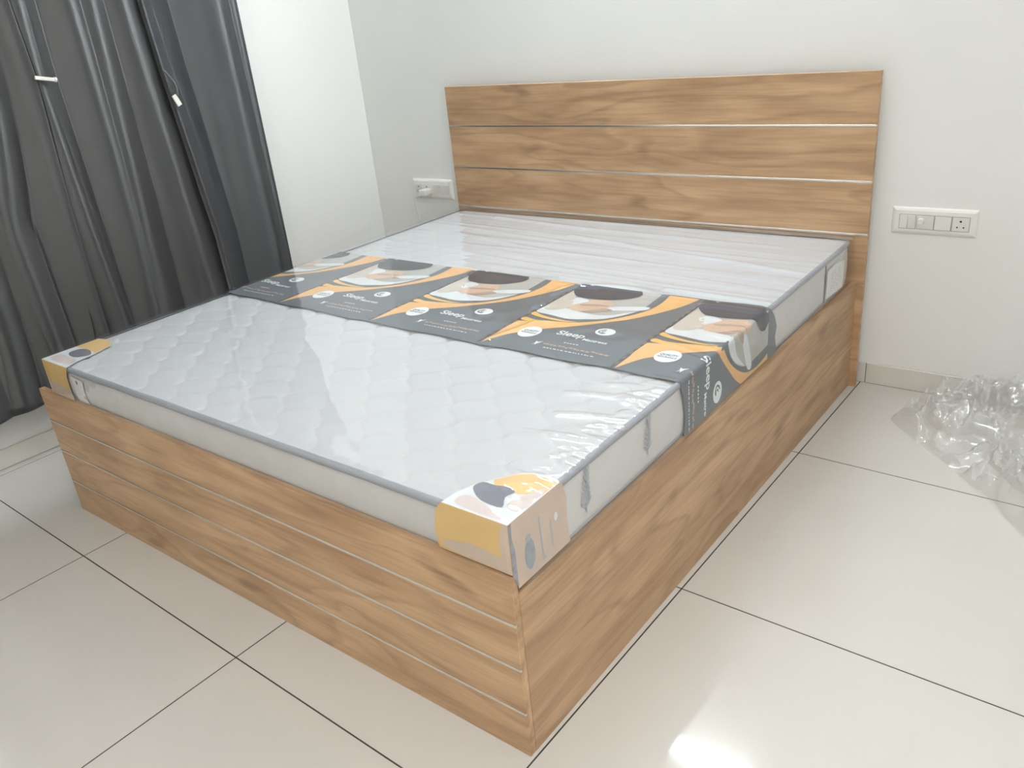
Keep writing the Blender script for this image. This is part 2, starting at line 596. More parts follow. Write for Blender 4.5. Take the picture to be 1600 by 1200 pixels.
def shell(x0, x1, y0, y1, r, nx, ny, topz, prof, name, m, parent, smooth=True):
    """rounded-rect top grid with height topz(x,y) and a skirt: prof = list of (inset, dz) rows going down"""
    xs, ys = grid_lines(x0, x1, nx, r), grid_lines(y0, y1, ny, r)
    V, F = [], []
    for y in ys:
        for x in xs:
            px, py = rmap(x, y, x0, x1, y0, y1, r)
            V.append((px, py, topz(px, py)))
    wdt = nx + 1
    for j in range(ny):
        for i in range(nx):
            a = j * wdt + i
            F.append((a, a + 1, a + wdt + 1, a + wdt))
    per = [i for i in range(nx)] + [j * wdt + nx for j in range(ny)] + [ny * wdt + i for i in range(nx, 0, -1)] + [j * wdt for j in range(ny, 0, -1)]
    n = len(per)
    P = [Vector(V[k]) for k in per]
    nrm = []
    for k in range(n):
        t = P[(k + 1) % n] - P[k - 1]
        nrm.append(Vector((t.y, -t.x, 0)).normalized())
    prev = per
    for row in prof:
        cur = []
        for k in range(n):
            o, z = row(P[k], nrm[k], k) if callable(row) else row
            q = P[k] + nrm[k] * o
            cur.append(len(V))
            V.append((q.x, q.y, z))
        for k in range(n):
            F.append((prev[k], cur[k], cur[(k + 1) % n], prev[(k + 1) % n]))
        prev = cur
    return V, F, prev, P, nrm


def body_top(x, y):
    d = min(x - MX0, MX1 - x, y - MY0, MY1 - y)
    k = min(1.0, max(0.0, d / 0.05))
    return MZ - 0.006 + (quilt(x, y) + 0.0035) * k


def side_row(frac):
    z = MZ - 0.012 - frac * (MZ - 0.012 - MB)

    def f(p, n, k):
        o = -0.0075 + 0.004 * math.sin(math.pi * frac)
        if frac > 0.93:
            o -= 0.008 * (frac - 0.93) / 0.07
        if n.y < -0.5 and z < 0.47:            # clears the footboard
            o = min(o, -0.0125)
        return o, z
    return f


V, F, last, PER, NRM = shell(MX0, MX1, MY0, MY1, 0.045, 380, 420, body_top, [], 'body', None, None)
# body: inset skirt so the tape edge stands proud
n = len(PER)
ntop = len(F)
rows = [side_row(f) for f in (0.0, 0.12, 0.3, 0.5, 0.7, 0.85, 0.94, 1.0)]
prev = last
for row in rows:
    cur = []
    for k in range(n):
        o, z = row(PER[k], NRM[k], k)
        q = PER[k] + NRM[k] * o
        cur.append(len(V))
        V.append((q.x, max(q.y, 0.0192) if z < 0.475 else q.y, z))
    for k in range(n):
        F.append((prev[k], cur[k], cur[(k + 1) % n], prev[(k + 1) % n]))
    prev = cur
F.append(tuple(prev[::-1]))
body = mesh_obj('body', V, F, [M['fabric'], M['side_fabric']], mattress, True,
                [0] * ntop + [1] * (len(F) - ntop))
# tape edge (upper and lower)


def piping(name, z, hw, dp, off):
    V, F = [], []
    prof = [(-0.004, hw), (dp * 0.5, hw * 0.9), (dp, hw * 0.3), (dp, -hw * 0.4), (dp * 0.5, -hw), (-0.006, -hw)]
    m_ = len(prof)
    for k in range(n):
        for o, dz in prof:
            w = 0.0012 * noise.noise((PER[k].x * 9, PER[k].y * 9, z * 10))
            ex = off if NRM[k].y > -0.5 else min(off, -0.0155 if z < 0.5 else off)
            q = PER[k] + NRM[k] * (o + ex)
            V.append((q.x, max(q.y, 0.0192) if z < 0.475 else q.y, z + dz + w))
    for k in range(n):
        for i in range(m_ - 1):
            a, b = k * m_ + i, ((k + 1) % n) * m_ + i
            F.append((a, a + 1, b + 1, b))
    return mesh_obj(name, V, F, M['piping'], mattress, True)


piping('edge_tape', MZ - 0.0085, 0.0085, 0.0062, -0.0065)
piping('edge_tape', MB + 0.0075, 0.0065, 0.004, -0.0105)

# ---- printed film band and other flat print, mapped on top -> over the right edge -> down the side
EX, EZ, ER = 1.8815, 0.5638, 0.010


def wob(x, y):
    return 0.0016 * noise.noise((x * 7, y * 7, 3.1)) + 0.0009 * noise.noise((x * 22, y * 16, 8.2))


def wrap(X, Y, off):
    """unrolled sheet coordinates -> 3D; X beyond the edge runs down the right side"""
    xa = EX - ER
    arc = ER * math.pi / 2
    w = max(0.0, 0.4 * wob(X, Y) + 0.0005)
    if X <= xa:
        return (X, Y, EZ + off + w)
    if X < xa + arc:
        t = (X - xa) / ER
        rr = ER + off + w
        return (xa + math.sin(t) * rr, Y, EZ - ER + math.cos(t) * rr)
    return (EX + off + w, Y, EZ - ER - (X - xa - arc))


def front_map(X, Z, off):
    return (X, 0.0072 - off, Z)


def side_map(Y, Z, off):
    return (1.8812 + off, Y, Z)


def top_map(X, Y, off):
    return (X, Y, 0.5632 + off)


XCOL = [EX - ER + ER * math.pi / 2 * i / 5 for i in range(6)]


def decal(V, F, FM, poly, mi, off, mp=wrap, step=0.02, k=0, clip=None):
    """tessellated flat print shape appended to lists"""
    if k:
        poly = smooth_poly(poly, k)
    if clip:
        for ax, lim, less in clip:
            if len(poly) > 2:
                poly = clip_half(poly, ax, lim, less)
    if len(poly) > 1 and abs(poly[0][0] - poly[-1][0]) + abs(poly[0][1] - poly[-1][1]) < 1e-6:
        poly = poly[:-1]
    if len(poly) < 3:
        return
    # densify the outline
    dense = []
    for i in range(len(poly)):
        a, b = poly[i], poly[(i + 1) % len(poly)]
        d = math.hypot(b[0] - a[0], b[1] - a[1])
        q = max(1, int(d / step))
        for s in range(q):
            dense.append((a[0] + (b[0] - a[0]) * s / q, a[1] + (b[1] - a[1]) * s / q))
    pts = [Vector(p) for p in dense]
    xs, ys = [p[0] for p in dense], [p[1] for p in dense]
    gx = []
    x = math.floor(min(xs) / step) * step
    while x < max(xs):
        gx.append(x)
        x += step
    if mp is wrap:
        gx += [c for c in XCOL if min(xs) < c < max(xs)]
    y = math.floor(min(ys) / step) * step
    gy = []
    while y < max(ys):
        gy.append(y + 0.0003)
        y += step
    for x in gx:
        for y in gy:
            if in_poly(x, y, dense):
                pts.append(Vector((x, y)))
    nd = len(dense)
    vs, _, fs, _, _, _ = delaunay_2d_cdt(pts, [], [list(range(nd))], 1, 1e-6)
    b0 = len(V)
    for v in vs:
        V.append(mp(v[0], v[1], off))
    for f in fs:
        a, b, c = (vs[i] for i in f[:3])
        if (b[0] - a[0]) * (c[1] - a[1]) - (b[1] - a[1]) * (c[0] - a[0]) < 0:
            f = f[::-1]
        F.append(tuple(b0 + i for i in f))
        FM.append(mi)


def text_tris(txt, size, bold=0.0):
    cu = bpy.data.curves.new('t', 'FONT')
    cu.body = txt
    cu.size = size
    cu.offset = bold
    cu.resolution_u = 3
    o = bpy.data.objects.new('t', cu)
    COL.objects.link(o)
    dg = bpy.context.evaluated_depsgraph_get()
    me = bpy.data.meshes.new_from_object(o.evaluated_get(dg))
    v = [(p.co.x, p.co.y) for p in me.vertices]
    me.calc_loop_triangles()
    f = [tuple(t.vertices) for t in me.loop_triangles]
    bpy.data.objects.remove(o)
    bpy.data.curves.remove(cu)
    bpy.data.meshes.remove(me)
    return v, f


def add_text(V, F, FM, txt, size, x, y, width, mi, off, mp=wrap, bold=0.0, ang=0.0, tx=lambda a: a):
    v, f = text_tris(txt, size, bold)
    x0, x1 = min(p[0] for p in v), max(p[0] for p in v)
    s = width / (x1 - x0)
    b0 = len(V)
    ca, sa = math.cos(ang), math.sin(ang)
    for px, py in v:
        a, b = (px - x0) * s, py
        V.append(mp(tx(x + a * ca - b * sa), y + a * sa + b * ca, off))
    for t in f:
        if mp is wrap and any(tx(x + (v[i][0] - x0) * s) > XEND - 0.003 for i in t):
            continue                                  # runs under the mattress edge
        F.append(tuple(b0 + i for i in t))
        FM.append(mi)


def ell(cx, cy, rx, ry, k=20, a0=0.0):
    return [(cx + rx * math.cos(t) * math.cos(a0) - ry * math.sin(t) * math.sin(a0),
             cy + rx * math.cos(t) * math.sin(a0) + ry * math.sin(t) * math.cos(a0)) for t in [i / k * math.tau for i in range(k)]]


BY0, BY1 = 0.676, 1.214
XEND = EX + (EZ - 0.414)
BX0 = 0.090
V, F, FM = [], [], []
edge_r = [(XEND, 0.692), (XEND - 0.06, 0.697), (XEND - 0.11, 0.688), (EX, 0.680)]
edge_t = [(EX, 1.232), (EX + 0.03, 1.262), (EX + 0.07, 1.283), (EX + 0.1, 1.272), (XEND, 1.288)]
low = [(BX0 + (EX - BX0) * i / 24, BY0 - 0.012 * math.sin(math.pi * i / 24) * 0.8 - 0.004 * math.sin(i * 1.7)) for i in range(25)]
top = [(EX - (EX - BX0) * i / 24, 1.232 - 0.02 * min(1, i / 8) + 0.004 * math.sin(i * 2.1)) for i in range(25)]
decal(V, F, FM, low + edge_r[::-1][1:] + edge_t[::-1] + top[1:], 0, 0.0)
band = mesh_obj('printed_band', V, F, M['p_dark'], mattress, True)

PM = ['p_dark', 'p_seam', 'p_orange', 'p_yellow', 'p_pale', 'p_sheet', 'p_pillow', 'p_skin', 'p_skin2', 'p_hair', 'p_white', 'p_text', 'p_ink']
PI = {k: i for i, k in enumerate(PM)}
PX = [-0.07, 0.385, 0.833, 1.272, 1.700, 2.14]
for pk in range(5):
    x0, s = PX[pk], (PX[pk + 1] - PX[pk]) / 0.44
    T = lambda pts: [(x0 + a * s, b) for a, b in pts]
    CL = [(0, XEND - 0.001, True), (0, BX0 + 0.002, False), (1, 1.2165 if pk < 4 else 1.28, True), (1, 0.672, False)]
    V, F, FM = [], [], []
    D = lambda m_, pts, lay, k=0, step=0.02: decal(V, F, FM, T(smooth_line(pts, 1) if k == 0 else smooth_poly(pts, k)), PI[m_], 0.00028 * lay, wrap, step, 0, CL)
    tp = 1.2165
    photo_low = smooth_line([(0.0, 0.945), (0.061, 0.934), (0.132, 0.926), (0.184, 0.944), (0.226, 0.962), (0.262, 1.0), (0.29, 1.06), (0.293, 1.11), (0.285, tp)], 4)
    D('p_pale', photo_low + [(0.0, tp), (-0.002, 1.1)], 1)
    # photograph printed on the band: someone asleep among white bedding
    D('p_sheet', [(0.0, 0.946), (0.061, 0.936), (0.132, 0.928), (0.184, 0.946), (0.224, 0.964), (0.258, 1.0), (0.285, 1.05), (0.27, 1.035), (0.235, 1.0),
                  (0.19, 0.985), (0.14, 0.99), (0.09, 1.0), (0.05, 1.0), (0.01, 1.01)], 2, 4)
    D('p_sheet', [(0.19, 1.045), (0.205, 1.065), (0.25, 1.085), (0.296, 1.10), (0.312, 1.092), (0.30, 1.07), (0.25, 1.048), (0.21, 1.036)], 2, 4)
    D('p_pillow', [(0.004, 0.985), (0.002, 1.08), (0.008, 1.13), (0.03, 1.12), (0.055, 1.07), (0.075, 1.02), (0.06, 0.985), (0.03, 0.97)], 3, 4)
    D('p_sheet', [(0.04, 1.075), (0.06, 1.04), (0.09, 1.03), (0.11, 1.05), (0.1, 1.085), (0.06, 1.10)], 3, 4)
    D('p_skin', [(0.075, 1.03), (0.095, 1.06), (0.12, 1.095), (0.165, 1.105), (0.19, 1.085), (0.195, 1.055), (0.17, 1.03), (0.14, 1.0), (0.11, 0.992), (0.085, 1.0)], 4, 4)
    D('p_skin2', [(0.095, 1.045), (0.13, 1.06), (0.175, 1.066), (0.19, 1.058), (0.15, 1.048), (0.11, 1.036)], 5, 4)
    D('p_skin2', [(0.13, 0.992), (0.16, 0.995), (0.2, 1.02), (0.215, 1.036), (0.19, 1.04), (0.16, 1.02)], 5, 4)
    D('p_hair', [(0.215, tp), (0.04, tp), (0.032, 1.207), (0.022, tp), (0.0, tp)] +
      smooth_line([(0.0, 1.152), (0.02, 1.124), (0.045, 1.104), (0.09, 1.099), (0.15, 1.110), (0.19, 1.128), (0.222, 1.158), (0.232, 1.19)], 4), 5)
    # swooshes
    D('p_orange', smooth_line([(0.0, 0.676), (0.03, 0.748), (0.06, 0.785), (0.114, 0.835), (0.16, 0.866), (0.21, 0.905), (0.265, 0.955), (0.306, 0.995),
                               (0.35, 1.06), (0.392, 1.14), (0.412, tp)], 4) +
      smooth_line([(0.312, tp), (0.322, 1.14), (0.312, 1.07), (0.283, 1.01), (0.245, 0.962), (0.21, 0.933), (0.165, 0.908), (0.09, 0.884), (0.03, 0.866),
                   (-0.004, 0.856), (-0.010, 0.83), (-0.002, 0.76)], 4), 2)
    D('p_yellow', [(0.0, 0.918), (0.0, 0.94), (0.03, 0.926), (0.08, 0.914), (0.134, 0.911), (0.17, 0.914), (0.13, 0.902), (0.06, 0.903)], 3, 3)
    D('p_yellow', [(-0.004, 0.872), (0.0, 0.892), (0.04, 0.884), (0.1, 0.892), (0.15, 0.903), (0.09, 0.88), (0.03, 0.866)], 3, 3)
    D('p_seam', [(-0.014, 0.678), (-0.006, 0.678), (-0.002, tp), (-0.010, tp)], 3)
    for q in range(14):
        D('p_text', [(-0.0105, 0.70 + q * 0.036), (-0.0085, 0.70 + q * 0.036), (-0.0075, 0.718 + q * 0.036), (-0.0095, 0.718 + q * 0.036)], 4)
    # badge
    D('p_white', ell(0.086, 0.797, 0.034, 0.039), 4)
    if x0 + 0.05 * s > BX0:
        tx = lambda a: x0 + a * s
        add_text(V, F, FM, 'QUALITY', 0.0155, 0.061, 0.800, 0.050, PI['p_ink'], 0.0014, wrap, 0.0004, tx=tx)
        add_text(V, F, FM, 'ASSURANCE', 0.0115, 0.059, 0.787, 0.054, PI['p_ink'], 0.0014, wrap, 0.0003, tx=tx)
    # round emblem
    D('p_white', ell(0.290, 0.878, 0.030, 0.026), 4, 0, 0.008)
    D('p_dark', [(0.268, 0.876), (0.276, 0.890), (0.288, 0.894), (0.281, 0.882), (0.292, 0.884), (0.283, 0.872), (0.297, 0.87), (0.29, 0.862), (0.275, 0.866)], 5, 3, 0.008)
    D('p_white', [(0.274, 0.876), (0.279, 0.884), (0.283, 0.886), (0.279, 0.876), (0.284, 0.871), (0.278, 0.87)], 6, 3, 0.008)
    if x0 + 0.17 * s > BX0:
        tx = lambda a: x0 + a * s
        add_text(V, F, FM, 'Sleep', 0.040, 0.166, 0.812, 0.092, PI['p_white'], 0.0014, wrap, 0.0009, tx=tx)
        add_text(V, F, FM, 'Mattress', 0.0205, 0.262, 0.800, 0.078, PI['p_white'], 0.0014, wrap, 0.0005, tx=tx)
    # salmon lettering too small to read: broken strokes
    rnd = random.Random(40 + pk)
    x = 0.175
    while x < 0.375:
        l = rnd.uniform(0.006, 0.016)
        yy = 0.737 + rnd.uniform(-0.003, 0.003)
        D('p_text', [(x, yy), (x + l, yy - 0.002), (x + l + 0.002, yy + 0.006), (x + 0.002, yy + 0.008)], 3)
        x += l + rnd.uniform(0.001, 0.004)
    x = 0.19
    while x < 0.35:
        l = rnd.uniform(0.004, 0.011)
        D('p_white', [(x, 0.716), (x + l, 0.715), (x + l, 0.719), (x, 0.720)], 3)
        x += l + rnd.uniform(0.002, 0.006)
    for q in range(5):
        D('p_white', [(0.225 + q * 0.010, 0.765), (0.231 + q * 0.010, 0.765), (0.232 + q * 0.010, 0.770), (0.226 + q * 0.010, 0.770)], 3)
    D('p_white', [(0.145, 0.72), (0.15, 0.735), (0.146, 0.748), (0.155, 0.744), (0.168, 0.752), (0.16, 0.738), (0.156, 0.722), (0.152, 0.732)], 3, 0, 0.01)
    mesh_obj('print_panel', V, F, [M[k] for k in PM], band, True, FM)


# leaf sprays printed on the border and the ticking
def leaf_spray(name, mp, cx, cy, h, m, parent, off=0.0006, lean=0.12):
    V, F, FM = [], [], []
    pts = [(cx + lean * h * t * t, cy - h / 2 + h * t) for t in [i / 8 for i in range(9)]]
    wd = 0.012 * h / 0.1
    st = [(x - wd * 0.18, y) for x, y in pts] + [(x + wd * 0.18, y) for x, y in pts[::-1]]
    decal(V, F, FM, st, 0, off, mp, 0.02)
    for i, (x, y) in enumerate(pts[1:], 1):
        for sd in (-1, 1):
            ln = h * (0.26 - 0.012 * i)
            a = math.pi / 2 - sd * (0.85 - 0.05 * i)
            decal(V, F, FM, ell(x + math.cos(a) * ln * 0.62, y + math.sin(a) * ln * 0.62, ln * 0.5, ln * 0.15, 10, a), 0, off + 0.0001, mp, 0.05)
    return mesh_obj(name, V, F, m, parent, True)


for yy, zz, hh in ((0.520, 0.492, 0.092), (0.262, 0.490, 0.098), (0.40, 0.45, 0.05), (0.215, 0.47, 0.07)):
    if hh > 0.09:
        leaf_spray('leaf_print', side_map, yy, zz, hh, M['leaf'], body, -0.0030)
for xx in (1.05, 1.52):
    V, F, FM = [], [], []
    rnd = random.Random(int(xx * 100))
    for q in range(46):
        ax, ay = xx + rnd.uniform(-0.085, 0.085), 1.250 + rnd.uniform(-0.018, 0.026)
        decal(V, F, FM, ell(ax, ay, rnd.uniform(0.002, 0.005), 0.0022, 7, rnd.uniform(0, 3)), 0, 0.0016, top_map, 0.05)
    mesh_obj('leaf_print', V, F, M['leaf_pale'], body, True)
# side seam and white care label near the headboard
box('border_seam', (1.8775, 1.7085, 0.418), (1.8800, 1.7115, 0.545), M['p_ink'], body)
V, F, FM = [], [], []
decal(V, F, FM, [(1.718, 0.428), (1.896, 0.418), (1.897, 0.512), (1.80, 0.527), (1.720, 0.523)], 0, 0.0006, side_map, 0.02)
care = mesh_obj('care_label', V, F, M['paper'], mattress, True)
V, F, FM = [], [], []
rnd = random.Random(3)
for q in range(9):
    z = 0.442 + q * 0.0075
    y = 1.765
    while y < 1.86:
        l = rnd.uniform(0.006, 0.02)
        decal(V, F, FM, [(y, z), (y + l, z), (y + l, z + 0.0022), (y, z + 0.0022)], 0, 0.0010, side_map, 0.05)
        y += l + rnd.uniform(0.004, 0.026)
mesh_obj('label_print', V, F, M['leaf_pale'], care, True)

# corner guards: printed card folded over the two foot corners
CM = [M['card_yellow'], M['card_beige'], M['card_blue'], M['card_strip'], M['card_grey'], M['card_orange'], M['p_sheet'], M['leaf'], M['card_skin']]
V, F, FM = [], [], []
GT = [(1.724, 0.0085), (1.726, 0.045), (1.741, 0.09), (1.757, 0.112), (1.79, 0.157), (1.815, 0.176), (1.850, 0.176), (1.8817, 0.172), (1.8817, 0.0066), (1.724, 0.0066)]
decal(V, F, FM, GT, 6, 0.0006, top_map)
decal(V, F, FM, [(1.783, 0.092), (1.764, 0.118), (1.79, 0.154), (1.817, 0.172), (1.850, 0.172), (1.8795, 0.168), (1.8795, 0.12), (1.84, 0.10)], 5, 0.0010, top_map, 0.02)
decal(V, F, FM, [(1.744, 0.078), (1.750, 0.101), (1.778, 0.103), (1.805, 0.110), (1.828, 0.102), (1.822, 0.078), (1.838, 0.048), (1.80, 0.046), (1.772, 0.055)], 4, 0.0013, top_map, 0.02, 3)
decal(V, F, FM, [(1.745, 0.02), (1.75, 0.05), (1.79, 0.045), (1.83, 0.03), (1.86, 0.015), (1.80, 0.012)], 8, 0.0010, top_map, 0.02, 3)
decal(V, F, FM, [(1.84, 0.06), (1.85, 0.1), (1.872, 0.14), (1.878, 0.1), (1.872, 0.05)], 8, 0.0014, top_map, 0.02, 3)
# over the right side
decal(V, F, FM, [(0.0066, 0.5638), (0.178, 0.5638), (0.190, 0.52), (0.186, 0.47), (0.192, 0.416), (0.02, 0.416), (0.0066, 0.4535)], 1, 0.0006, side_map)
decal(V, F, FM, ell(0.062, 0.468, 0.016, 0.034), 2, 0.0010, side_map, 0.02)
decal(V, F, FM, ell(0.060, 0.505, 0.009, 0.008), 7, 0.0013, side_map, 0.02)
decal(V, F, FM, [(0.0068, 0.5625), (0.016, 0.5625), (0.014, 0.53), (0.020, 0.50), (0.020, 0.42), (0.0185, 0.42), (0.0068, 0.4537)], 3, 0.0010, side_map)
decal(V, F, FM, [(0.094, 0.53), (0.099, 0.53), (0.104, 0.44), (0.112, 0.43), (0.1, 0.428)], 7, 0.0010, side_map)
decal(V, F, FM, [(0.131, 0.5), (0.134, 0.5), (0.136, 0.44), (0.132, 0.44)], 7, 0.0011, side_map)
decal(V, F, FM, ell(0.15, 0.50, 0.006, 0.010, 10), 6, 0.0010, side_map, 0.02)
# down the front
decal(V, F, FM, [(1.8816, 0.5638), (1.724, 0.5638), (1.706, 0.545), (1.697, 0.50), (1.700, 0.4535), (1.8816, 0.4535)], 0, 0.0006, front_map)
decal(V, F, FM, [(1.8816, 0.5632), (1.868, 0.5632), (1.858, 0.52), (1.862, 0.4535), (1.8816, 0.4535)], 1, 0.0010, front_map)
decal(V, F, FM, [(1.72, 0.478), (1.79, 0.492), (1.862, 0.485), (1.865, 0.456), (1.76, 0.456), (1.71, 0.462)], 1, 0.0009, front_map, 0.02)
tag(mesh_obj('corner_guard', V, F, CM, mattress, False, FM), 'printed orange and beige card over the near right corner')
V, F, FM = [], [], []
decal(V, F, FM, [(0.0855, 0.0066), (0.0855, 0.188), (0.12, 0.196), (0.160, 0.195), (0.198, 0.166), (0.217, 0.112), (0.226, 0.05), (0.246, 0.0066)], 6, 0.0006, top_map)
decal(V, F, FM, [(0.087, 0.112), (0.087, 0.187), (0.12, 0.194), (0.158, 0.192), (0.195, 0.165), (0.212, 0.115), (0.180, 0.116), (0.13, 0.118)], 5, 0.0010, top_map)
decal(V, F, FM, [(0.120, 0.078), (0.125, 0.11), (0.165, 0.118), (0.21, 0.098), (0.19, 0.068), (0.15, 0.064)], 4, 0.0013, top_map, 0.02, 3)
decal(V, F, FM, [(0.10, 0.03), (0.11, 0.055), (0.16, 0.058), (0.215, 0.05), (0.22, 0.025), (0.15, 0.018)], 8, 0.0010, top_map, 0.02, 3)
decal(V, F, FM, [(0.0855, 0.5638), (0.0855, 0.4535), (0.226, 0.4535), (0.222, 0.49), (0.224, 0.53), (0.246, 0.5638)], 0, 0.0006, front_map)
decal(V, F, FM, [(0.0855, 0.50), (0.0855, 0.4535), (0.226, 0.4535), (0.222, 0.486), (0.15, 0.49)], 1, 0.0009, front_map)
tag(mesh_obj('corner_guard', V, F, CM, mattress, False, FM), 'printed yellow card over the far left foot corner')
V, F, FM = [], [], []
slip_map = lambda X, Z, off: (X, 0.0108 - off + max(0, 0.475 - Z) * 0.16, Z)
decal(V, F, FM, [(0.242, 0.535), (0.262, 0.534), (0.312, 0.530), (0.305, 0.50), (0.303, 0.4535), (0.245, 0.4535)], 0, 0.0006, slip_map)
decal(V, F, FM, ell(0.272, 0.52, 0.004, 0.007, 8), 1, 0.0012, slip_map)
decal(V, F, FM, ell(0.295, 0.475, 0.008, 0.006, 8), 2, 0.0012, slip_map)
mesh_obj('paper_slip', V, F, [M['paper'], M['p_ink'], M['card_beige']], mattress, False, FM)

# clear film pulled over everything
FX0, FX1, FY0, FY1 = MX0 - 0.006, MX1 + 0.0065, MY0 - 0.0045, MY1 + 0.004
CREASE = [  # long folds in the film (plan polylines, height, width)
    ([(1.290, 0.690), (1.300, 0.735), (1.318, 0.80), (1.33, 0.86)], 0.0046, 0.011),
    ([(1.262, 0.985), (1.235, 1.07), (1.245, 1.155), (1.33, 1.205), (1.45, 1.215), (1.56, 1.20)], 0.0066, 0.017),
    ([(1.70, 1.16), (1.78, 1.172), (1.86, 1.168)], 0.0042, 0.011),
    ([(1.55, 1.244), (1.70, 1.250), (1.87, 1.244)], 0.0048, 0.013),
    ([(0.78, 0.46), (0.95, 0.38), (1.12, 0.26), (1.34, 0.13), (1.55, 0.04)], 0.0016, 0.024),
    ([(0.33, 0.43), (0.45, 0.40), (0.58, 0.40)], 0.0012, 0.016),
    ([(0.90, 1.70), (1.30, 1.62), (1.86, 1.53)], 0.0052, 0.014),
    ([(0.40, 1.86), (1.00, 1.80), (1.70, 1.78)], 0.0045, 0.014),
    ([(0.40, 1.60), (0.90, 1.50), (1.30, 1.47)], 0.002, 0.018),
    ([(1.30, 1.93), (1.60, 1.925), (1.80, 1.935)], 0.0026, 0.012),
    ([(1.72, 0.03), (1.755, 0.075), (1.80, 0.092), (1.845, 0.07)], 0.0026, 0.010),
    ([(1.765, 0.03), (1.80, 0.042), (1.84, 0.012)], 0.0022, 0.008),
    ([(1.77, 0.105), (1.81, 0.122), (1.845, 0.135)], 0.0034, 0.018),
    ([(1.75, 0.150), (1.82, 0.158), (1.88, 0.19)], 0.0026, 0.012),
    ([(1.70, 0.30), (1.78, 0.32), (1.87, 0.335)], 0.0026, 0.014),
    ([(1.72, 0.40), (1.79, 0.425), (1.875, 0.44)], 0.0026, 0.014),
    ([(1.68, 0.50), (1.76, 0.525), (1.875, 0.535)], 0.0026, 0.014),
    ([(1.74, 0.58), (1.80, 0.60), (1.875, 0.605)], 0.0022, 0.012),
]
rnd = random.Random(77)
yq = 0.20
while yq < 0.66:                                  # short gathers where the film is pulled over the right edge
    ln, wq = rnd.uniform(0.025, 0.085), rnd.uniform(0.004, 0.008)
    CREASE.append(([(1.880 - ln, yq + rnd.uniform(-0.02, 0.0)), (1.880 - ln * 0.5, yq + rnd.uniform(-0.004, 0.004)), (1.883, yq + rnd.uniform(0, 0.008))],
                   wq * rnd.uniform(0.20, 0.34), wq))
    yq += rnd.uniform(0.011, 0.024)
CREASE = [(smooth_line(p, 5), h, w) for p, h, w in CREASE]


def seg_d(x, y, pl):
    best = 9
    for (ax, ay), (bx, by) in zip(pl[:-1], pl[1:]):
        dx, dy = bx - ax, by - ay
        t = max(0, min(1, ((x - ax) * dx + (y - ay) * dy) / (dx * dx + dy * dy + 1e-12)))
        d = (x - ax - t * dx) ** 2 + (y - ay - t * dy) ** 2
        if d < best:
            best = d
    return math.sqrt(best)


CBB = [(min(p[0] for p in pl) - 3 * w, max(p[0] for p in pl) + 3 * w, min(p[1] for p in pl) - 3 * w, max(p[1] for p in pl) + 3 * w) for pl, h, w in CREASE]


def film_top(x, y):
    z = 0.5690
    z += 0.0010 * noise.noise((x * 5, y * 5, 1.5)) + 0.0005 * noise.noise((x * 17, y * 17, 4.5))
    for (pl, h, w), bbx in zip(CREASE, CBB):
        if bbx[0] < x < bbx[1] and bbx[2] < y < bbx[3]:
            d = seg_d(x, y, pl)
            z += h * math.exp(-(d / w) ** 2)
    # folds across the head end, running with the bed's width
    if y > 1.12:
        k = min(1, (y - 1.12) / 0.15)
        rn = 1 - abs(noise.noise((x * 0.9, y * 17 + 0.6 * x, 7.7)))
        rn2 = 1 - abs(noise.noise((x * 0.6 + 3, y * 31 + 1.5 * x, 2.7)))
        z += k * (0.0030 * rn ** 4 + 0.0009 * rn2 ** 3)
    # short gathers fanning in from the right edge
    e = FX1 - x
    if e < 0.22:
        lead = 0.35 if y > 0.68 else 1.0
        amp = lead * (0.0022 * math.exp(-e / 0.020) + 0.0018 * math.exp(-e / 0.06))
        g1 = 1 - abs(noise.noise((x * 4, y * 62 + x * 12, 2.2)))
        g2 = 1 - abs(noise.noise((x * 2, y * 28 + x * 8, 5.2)))
        z += amp * (g1 ** 2 + 1.2 * g2 ** 3)
        z -= 0.003 * math.exp(-e / 0.010) + 0.0022 * math.exp(-e / 0.05)
    e = y - FY0
    if e < 0.1:
        z -= 0.003 * math.exp(-e / 0.012)
        z += 0.0008 * math.exp(-e / 0.03) * noise.noise((x * 40, y * 6, 9.2))
    return z


def film_row(o, z, zf):
    def f(p, nn, k):
        zz = z
        if p.y < 0.035:
            zz = max(z, zf)
        w = 0.0008 * noise.noise((p.x * 30, p.y * 30, z * 6)) + 0.0010 * noise.noise((p.x * 8, p.y * 8, z * 14))
        return o + max(-0.001, w), zz
    return f


V, F, last, _, _ = shell(FX0, FX1, FY0, FY1, 0.030, 300, 420, film_top,
                         [film_row(0.0012, 0.5600, 0.5600), film_row(0.0016, 0.5500, 0.5500), film_row(0.0012, 0.53, 0.53), film_row(0.001, 0.50, 0.50),
                          film_row(0.001, 0.47, 0.475), film_row(0.0008, 0.44, 0.462), film_row(0.0002, 0.4085, 0.4525)], 'film', None, None)
film = mesh_obj('plastic_wrap', V, F, M['film'], mattress, True)
tag(film, 'clear shiny plastic film')

# ------------------------------------------------------------------ curtains
CXB = -0.42


def at_z(pl, z):
    """y of a fold line (points sorted by falling z) at height z"""
    if z >= pl[0][1]:
        return pl[0][0]
    if z <= pl[-1][1]:
        return pl[-1][0]
    for (ya, za), (yb, zb) in zip(pl[:-1], pl[1:]):
        if zb <= z <= za:
            return ya + (yb - ya) * (za - z) / (za - zb)


